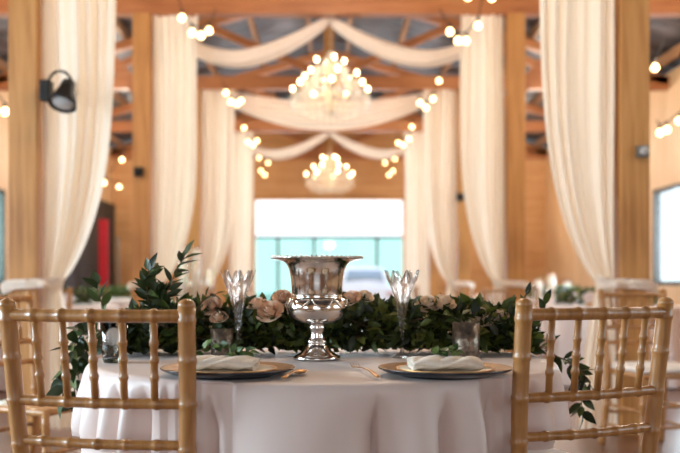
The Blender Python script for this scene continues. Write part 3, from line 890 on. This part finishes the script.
for k, (px, py, d, r, w, lab) in enumerate((
        (212, 306, 2.88, .030, 0, 'peach rose left of the left crystal flute on the garland top'),
        (219, 318, 2.84, .024, 0, 'small peach rose low beside the left crystal flute'),
        (258, 305, 2.86, .028, 0, 'peach rose right of the left crystal flute on the garland top'),
        (270, 312, 2.84, .036, 0, 'large blush rose touching the left side of the silver urn'),
        (283, 298, 2.92, .028, 0, 'small peach rose behind the left shoulder of the silver urn'),
        (351, 299, 2.90, .028, 0, 'peach rose at the right shoulder of the silver urn'),
        (365, 297, 2.94, .024, 1, 'small cream rose between the urn and the right crystal flute'),
        (428, 305, 2.90, .034, 1, 'cream rose just right of the right crystal flute'),
        (443, 304, 2.90, .034, 1, 'cream rose midway between the right flute and the right votive'),
        (482, 318, 2.87, .036, 1, 'cream rose behind the right mercury votive'),
        (499, 318, 2.87, .030, 1, 'cream rose farthest right on the garland'))):
    rose(lab, at(px, py, d), r, 40 + k, M_rosew if w else M_rose)

# ------------------------------------------------------------------ silver urn
UX, UY = at(317, 283, 2.70).x, 2.70
t = thing('silver_urn', 'polished silver footed urn with a wide flared lip at the centre of the near table', 'urn', (UX, UY, TZ + .003))
u = 2.70 / F
def pr(lst): return [(max(.0005, hw * u), (360 - y) * u) for hw, y in lst]
m = MB(); m.lathe(pr([(0, 360), (23, 360), (24, 358.5), (23, 356.5), (19, 354.5), (14, 351), (10.5, 346), (9.5, 343.5), (11, 342), (9, 340.5), (7.5, 338)]), 48); m.build('foot', M_silver, t)
m = MB(); m.lathe(pr([(7.5, 338.2), (7, 334), (7.2, 330), (9.5, 328.5), (7.6, 327), (8.5, 325), (11, 323.5)]), 40); m.build('stem', M_silver, t)
m = MB(); m.lathe(pr([(10, 325), (19, 323), (25.5, 319.5), (29.5, 314.5), (30.6, 309), (30, 303.5), (27.5, 299.5), (24.5, 297.5), (25.8, 296.5), (24.5, 295)]), 56); m.build('bowl', M_silver, t)
m = MB(); m.lathe(pr([(23.8, 297.5), (25.4, 293), (25.8, 284), (26.6, 277), (28, 270), (30, 265.5), (33, 262.6), (37.5, 261), (44, 259.8), (45.6, 259.2), (45.8, 258.3), (45, 258), (37, 259.4), (32, 261), (29, 264.5), (26.8, 270), (25.4, 277), (24.6, 285), (24, 294), (0, 295)]), 64); m.build('flared_cup', M_silver, t)
m = MB()
for k in range(56):
    a = 2 * pi * k / 56; m.ball((45.2 * u * cos(a), 45.2 * u * sin(a), (360 - 258.2) * u), 1.5 * u, 6, 4)
m.build('beaded_lip', M_silver, t)
for sx in range(8):
    m = MB(); a0 = 2 * pi * sx / 8 + .2
    pts = []
    for k in range(13):
        f = k / 12; a = a0 + (f - .5) * .74; z = (360 - (299 + 9 * sin(pi * f))) * u
        yy = 299 + 9 * sin(pi * f); rr = (28.4 + 2.7 * sin(pi * min(1, (yy - 297) / 20))) * u
        pts.append((rr * cos(a), rr * sin(a), z))
    m.tube(pts, .9 * u, 6); m.build('festoon_ornament', M_silver, t)

# ------------------------------------------------------------------ crystal flutes, votives, tumbler
def flute(px, d, label):
    p = at(px, 283, d); t = thing('crystal_flute', label, 'flute', (p.x, d, TZ + .003), .2, 'cut crystal flutes on the near table')
    H = .245
    def rip(r, z, a, i):
        k = smoothstep(.10, .24, z)
        return r * (1 + .10 * k * cos(8 * a)) + .0012 * (1 - k) * cos(8 * a), z + .016 * smoothstep(.2, .245, z) * cos(8 * a)
    m = MB()
    m.lathe([(.0012, .075), (.007, .085), (.009, .11), (.013, .14), (.022, .18), (.036, .215), (.049, H), (.0465, H), (.033, .215), (.019, .18), (.010, .145), (.005, .12), (.0008, .112)], 64, ripple=rip)
    m.build('cup', M_crystal, t)
    m = MB(); m.lathe([(.0006, 0), (.03, 0), (.0305, .003), (.02, .007), (.008, .014), (.0055, .025), (.0055, .05), (.009, .055), (.0055, .06), (.006, .075), (.0012, .078)], 32); m.build('stem', M_crystal, t)
flute(402, 2.76, 'tall cut crystal flute on the right, between the urn and the right votive')
flute(238, 2.76, 'tall cut crystal flute on the left, before the garland beside the urn')
def votive(px, py, d, label, w=.04, h=.105):
    p = at(px, 283, d); t = thing('votive_holder', label, 'candle holder', (p.x, d, TZ + .003), 0, 'mercury glass votives on the near table')
    m = MB(); m.lathe([(.001, 0), (w - .003, 0), (w, .004), (w + .001, h), (w - .002, h), (w - .004, .012), (.001, .01)], 36); m.build('glass', M_merc, t)
    m = MB(); m.lathe([(.001, .0105), (w - .008, .0105), (w - .008, .05), (.002, .052), (.002, .062), (.0004, .063)], 24); m.build('candle', M_candle, t)
votive(466, 357, 2.76, 'grey mercury glass votive standing behind the right place setting')
votive(222, 350, 2.79, 'mercury glass votive half hidden by leaves behind the left place setting', .033, .085)
p = at(114, 283, 2.60)
t = thing('water_tumbler', 'clear glass tumbler on the table seen through the left foreground chair back', 'tumbler', (p.x, 2.60, TZ + .003))
m = MB(); m.lathe([(.0006, 0), (.029, 0), (.031, .004), (.034, .04), (.042, .13), (.0405, .13), (.032, .04), (.028, .014), (.0006, .012)], 40); m.build('glass', M_tumbler, t)
m = MB(); m.lathe([(.0006, .0135), (.0275, .0155), (.0315, .04), (.0365, .09), (.0006, .09)], 40); m.build('water', M_tumbler, t)

# ------------------------------------------------------------------ place settings
def setting(px, d, side, seed):
    p = at(px, 283, d); z0 = TZ + .002
    t = thing('charger_plate', 'dark slate charger plate with a tan painted-reflection border in the %s place setting' % side, 'plate', (p.x, d, z0), 0, 'charger plates on the near table')
    R_ = .162
    m = MB(); m.lathe([(.001, .003), (.10, .003), (.103, 0), (.108, 0), (.112, .004), (.14, .008), (R_ - .003, .016), (R_, .0195), (R_ - .003, .021), (.14, .013), (.11, .009), (.001, .008)], 72); m.build('plate', M_charger, t)
    m = MB(); m.lathe([(.112, .0096), (.14, .0137), (R_ - .004, .0213), (R_ - .0015, .0216), (R_ - .001, .0205), (R_ - .004, .0195)], 72); m.build('tan_reflection_border', M_tan, t)  # gold rim widened in tan to imitate the cloth's reflection
    n0 = Vector((p.x - .012 if side == 'left' else p.x + .0, d, z0 + .0095))
    t2 = thing('dinner_plate', 'cream dinner plate with a gold edge under the napkin in the %s place setting' % side, 'plate', (p.x, d, z0 + .0095), 0, 'dinner plates on the near table')
    m = MB(); m.lathe([(.001, .002), (.07, .002), (.072, 0), (.076, 0), (.08, .003), (.118, .007), (.118, .009), (.08, .006), (.001, .006)], 64); m.build('plate', M_napkin if False else M_cream, t2)
    m = MB(); m.lathe([(.112, .0086), (.1185, .0098), (.119, .009), (.1185, .0068)], 64); m.build('gold_edge', M_gold, t2)
    # loosely rolled napkin
    rn = random.Random(seed); L = .165; ang = radians(-6 if side == 'left' else 5)
    m = MB()
    nz = z0 + .0095 + .004
    def fn(u, v):
        th = v * 2 * pi * 2.6; k = 1 - .30 * v
        x = (u - .5) * L * (1 + .03 * sin(th))
        y = .05 * k * cos(th) + .004 * sin(u * 6 + seed)
        z = .0135 * k * sin(th) + .017 + .003 * sin(u * pi) + .004 * sin(u * 11 + 1.5 * th + seed)
        return (x, y, max(.002, z * (1.0 if u < .85 else 1 - (u - .85) * .8)))
    m.grid(fn, 24, 80)
    nx = p.x + (-.012 if side == 'left' else -.003)
    o = m.build('napkin', M_napkin, solid=.0012); o.location = (nx, d - .02, nz); o.rotation_euler = (0, 0, ang)
    tag(o, 'cream napkin loosely rolled on the %s plate' % side, 'napkin', 'rolled napkins on the near table')
    q = Vector((nx + (.035 if side == 'left' else .0), d - .012, nz + .038))
    s1 = 1
    sprig('small green herb sprig laid on the %s napkin' % side, [tuple(q + Vector((-.03, 0, .0))), tuple(q + Vector((-.005, .0, .008))), tuple(q + Vector((.03, .005, .006)))], 24, .026, seed + 3, .55, M_leafl, 'herb sprigs on the napkins', .0013, 'herb_sprig', 1.0)
M_cream = plain('cream_porcelain', (238, 224, 204), (230, 214, 192), .2)
setting(228, 2.24, 'left', 3)
setting(445, 2.24, 'right', 8)

def cutlery(kind, a, b_, label):
    """gold fork/spoon lying from head point a to handle end b_ on the cloth"""
    a, b_ = Vector(a), Vector(b_); L = (b_ - a).length; ang = math.atan2(b_.y - a.y, b_.x - a.x)
    t = thing(kind, label, kind, (a.x, a.y, TZ + .0045), ang, 'gold cutlery on the near table')
    m = MB()
    m.grid(lambda u, v: (.06 + (L - .06) * u, (v - .5) * (.006 + .007 * u ** 3), .006 + .006 * sin(pi * u) ), 16, 4); m.build('handle', M_gold, t, solid=.0022)
    m = MB()
    if kind == 'fork':
        for k in range(4): m.tube([(0, (k - 1.5) * .0068, .012), (.025, (k - 1.5) * .0066, .005), (.045, (k - 1.5) * .006, .004)], [.0009, .0014, .0016], 6)
        m.grid(lambda u, v: (.043 + .022 * u, (v - .5) * (.023 - .018 * u * u), .004 + .002 * u), 6, 6); m.build('tines', M_gold, t)
    else:
        m.grid(lambda u, v: (.065 * u, (v - .5) * .036 * sqrt(max(.0, 1 - (2 * u - 1) ** 2)) + .0001 * v, .008 - .007 * (1 - (2 * v - 1) ** 2) * sin(pi * u)), 14, 8); m.build('spoon_bowl', M_gold, t, solid=.0015)
def tab(px, py):
    d = (CZ - TZ) * F / (py - HY); return ((px - CX) * d / F, d, 0)
cutlery('fork', tab(354, 369), tab(378, 381.5), 'gold fork left of the right charger plate')
cutlery('spoon', tab(303, 374.5), tab(284, 382.5), 'gold spoon right of the left charger plate')

# ------------------------------------------------------------------ tables farther down the hall
FT = [(-2.75, 9.1, 'nearest table down the left side'), (2.78, 9.2, 'nearest table down the right side'),
      (-2.95, 13.0, 'middle table down the left side'), (3.1, 13.0, 'middle table down the right side'),
      (-2.75, 16.9, 'farthest table down the left side'), (2.85, 16.9, 'farthest table down the right side')]
far_proto = None
def napkin_fan(x, y, label):
    t = thing('folded_napkin', label, 'napkin', (x, y, TZ + .003), random.uniform(0, 3), 'standing napkins on the far tables')
    m = MB(); m.grid(lambda u, v: ((u - .5) * (.05 + .10 * v), .025 * sin(u * 18) * (1 - .4 * v) , .14 * v * (1 - .35 * (2 * u - 1) ** 2)), 20, 6); m.build('fan', M_far_cloth, t, solid=.002)
    m = MB(); m.lathe([(.02, 0), (.036, .004), (.036, .03), (.03, .034), (.02, .03)], 16); m.build('ring', M_gold, t)
def goblet(x, y, label):
    t = thing('wine_glass', label, 'glass', (x, y, TZ + .003), 0, 'glasses on the far tables')
    m = MB(); m.lathe([(.001, .1), (.025, .108), (.038, .14), (.036, .2), (.0345, .2), (.036, .14), (.022, .112), (.001, .106)], 20); m.build('bowl', M_pane, t)
    m = MB(); m.lathe([(.001, 0), (.034, 0), (.034, .003), (.005, .01), (.004, .1), (.001, .102)], 20); m.build('stem', M_tumbler, t)
for k, (x, y, nm) in enumerate(FT):
    cloth((x, y), .68, M_far_cloth, 'white tablecloth over the %s' % nm, (), 20 + k, 200, 13)
    if k < 4:
        garland('short green garland on the %s' % nm, [(x - .5, y, TZ + .06), (x - .2, y - .03, TZ + .085), (x + .15, y, TZ + .085), (x + .45, y - .04, TZ + .06)], .12, .075, 500, 60 + k, (.05, .085), M_leafl if k > 1 else M_leaf, 'garlands on the far tables')
    s = 1 if x < 0 else -1
    fg = 'gold chairs at the far tables'
    side = 'left' if x < 0 else 'right'
    spots = {0: [(-20, 'on the aisle side'), (-75, 'at the near side'), (-120, 'at the near outer side')], 1: [(-20, 'on the aisle side')],
             2: [(-5, 'on the aisle side'), (-60, 'at the near side')], 3: [(-5, 'on the aisle side'), (-60, 'at the near side')],
             4: [(-15, 'on the aisle side'), (-70, 'at the near side')], 5: [(-5, 'on the aisle side'), (-62, 'at the near side'), (60, 'at the far side')]}[k]
    for deg, where in spots:
        a = radians(deg); dx, dy = cos(a) * s, sin(a)
        R_ = 1.06
        lx, ly = x + dx * R_, y + dy * R_
        rz = math.atan2(-dy, -dx) - pi / 2
        lab = 'gold cushioned chair %s of the %s' % (where, nm)
        if far_proto is None: far_proto = make_far_chair(lab, (lx, ly, 0), rz, fg)
        else: dup(far_proto, (lx, ly, 0), rz, lab, fg)
for x, y, lab in ((2.62, 12.62, 'white fan napkin nearest the aisle on the middle right table'), (2.95, 12.5, 'white fan napkin in the middle of the middle right table'), (3.3, 12.55, 'white fan napkin farthest right on the middle right table'),
                  (2.5, 8.9, 'white fan napkin nearest the aisle on the nearest right table'), (-2.45, 8.72, 'white fan napkin nearest the aisle on the nearest left table'),
                  (2.5, 16.5, 'white fan napkin on the farthest right table')):
    napkin_fan(x, y, lab)
for x, y, lab in ((2.78, 12.45, 'wine glass left among the napkins on the middle right table'), (3.12, 12.42, 'wine glass right among the napkins on the middle right table'), (2.42, 9.5, 'wine glass on the nearest right table, aisle side'),
                  (-2.4, 12.6, 'wine glass on the middle left table')):
    goblet(x, y, lab)
def hurricane(px, d, h, r, label):
    p = at(px, 283, d); t = thing('candle_cylinder', label, 'candle', (p.x, d, TZ + .003), 0, 'tall candles on the far tables')
    m = MB(); m.lathe([(.001, 0), (r, 0), (r, h), (r - .004, h), (r - .004, .01), (.001, .008)], 24); m.build('glass_cylinder', M_clear, t)
    m = MB(); m.lathe([(.001, .0105), (r * .8, .0105), (r * .8, h - .05), (.004, h - .045), (.003, h - .025), (.0005, h - .023)], 20); m.build('candle', M_candle, t)
hurricane(184, 12.75, .76, .075, 'tallest white candle in a glass cylinder, leftmost of three behind the leafy branch')
hurricane(196, 12.85, .74, .07, 'tall white candle in a glass cylinder, middle of three')
hurricane(211, 13.2, .46, .06, 'shorter white candle in a glass cylinder, rightmost of three')

hurricane(538, 12.66, .30, .07, 'white candle in a glass cylinder nearest the aisle on the middle right table')
hurricane(551, 12.68, .37, .07, 'tallest white candle in a glass cylinder on the middle right table')
hurricane(566, 12.66, .27, .065, 'white candle in a glass cylinder farthest right on the middle right table')
# ------------------------------------------------------------------ light
w = bpy.data.worlds.new('World'); S.world = w; w.use_nodes = True
nt = w.node_tree; bg = nt.nodes['Background']
tc = nt.nodes.new('ShaderNodeTexCoord'); sx = nt.nodes.new('ShaderNodeSeparateXYZ'); nt.links.new(tc.outputs['Generated'], sx.inputs[0])
r = nt.nodes.new('ShaderNodeValToRGB'); nt.links.new(sx.outputs['Z'], r.inputs[0])
r.color_ramp.elements[0].color = (.92, .96, 1, 1); r.color_ramp.elements[1].color = (.62, .78, 1, 1)
nt.links.new(r.outputs[0], bg.inputs[0]); bg.inputs[1].default_value = 1.8

def area(name, loc, rot, sx_, sy_, power, col):
    l = bpy.data.lights.new(name, 'AREA'); l.shape = 'RECTANGLE'; l.size = sx_; l.size_y = sy_; l.energy = power; l.color = col
    o = bpy.data.objects.new(name, l); C.objects.link(o); o.location = loc; o.rotation_euler = rot
    return o
def point(name, loc, power, col, rad):
    l = bpy.data.lights.new(name, 'POINT'); l.energy = power; l.color = col; l.shadow_soft_size = rad
    o = bpy.data.objects.new(name, l); C.objects.link(o); o.location = loc
    return o
WC = (1.0, .76, .50); DC = (.80, .90, 1.0)
for j, (a, c) in enumerate(WIN):                          # daylight entering through the side windows
    area('window_daylight_left', (-W - .35, (a + c) / 2, 1.75), (0, -radians(90), 0), 1.5, c - a - .1, (120, 560, 300)[j], DC)
    area('window_daylight_right', (W + .35, (a + c) / 2, 1.75), (0, radians(90), 0), 1.5, c - a - .1, (50, 60, 260)[j], DC)
area('doorway_daylight_near', (0, NEAR - .2, 1.7), (radians(90), 0, 0), 3.2, 2.7, 30, DC)
area('doorway_daylight_far', (0, FAR + .3, 1.5), (-radians(90), 0, 0), 3.2, 2.7, 160, DC)
for y, z, pw in ((4.1, 3.35, 105), (11.7, 3.42, 28), (19.1, 3.2, 24)):
    point('chandelier_light', (0, y, z), pw, WC, .3)
for y in (3.5, 8.0, 12.0, 15.6, 19.4):                    # added fill lights brightening the hall, no lamps hang here
    for x in (-3.4, 3.4): point('hall_fill_light', (x, y, 3.5), 45 if y < 4 else 100, (1.0, .88, .74), .2)
for y in (8.0, 15.5): point('hall_fill_light', (0, y, 3.7), 95, (1.0, .89, .76), .2)  # more added fill over the centre aisle, without any lamp

# ------------------------------------------------------------------ camera
cam = bpy.data.cameras.new('Camera'); co = bpy.data.objects.new('Camera', cam); C.objects.link(co)
co.location = (0, 0, CZ); co.rotation_euler = (radians(90), 0, 0)
cam.sensor_width = 36; cam.lens = F / 680 * 36
cam.shift_x = (340 - CX) / 680; cam.shift_y = (HY - 226.5) / 680
cam.clip_end = 300; cam.clip_start = .05
cam.dof.use_dof = True; cam.dof.focus_distance = 2.45; cam.dof.aperture_fstop = 2.5
S.camera = co
S.view_settings.view_transform = 'Standard'; S.view_settings.look = 'None'
S.view_settings.gamma = 1; S.view_settings.use_curve_mapping = False
S.view_settings.exposure = 0.13
S.cycles.use_denoising = True
try: S.cycles.denoiser = 'OPENIMAGEDENOISE'
except Exception: pass
S.cycles.max_bounces = 10; S.cycles.diffuse_bounces = 5; S.cycles.transmission_bounces = 8; S.cycles.glossy_bounces = 5
S.cycles.transparent_max_bounces = 12
S.cycles.sample_clamp_indirect = 6
S.cycles.caustics_reflective = False; S.cycles.caustics_refractive = False

for o in bpy.data.objects:
    if 'label' in o and not 4 <= len(o['label'].split()) <= 16: print('LABEL', len(o['label'].split()), o['label'])
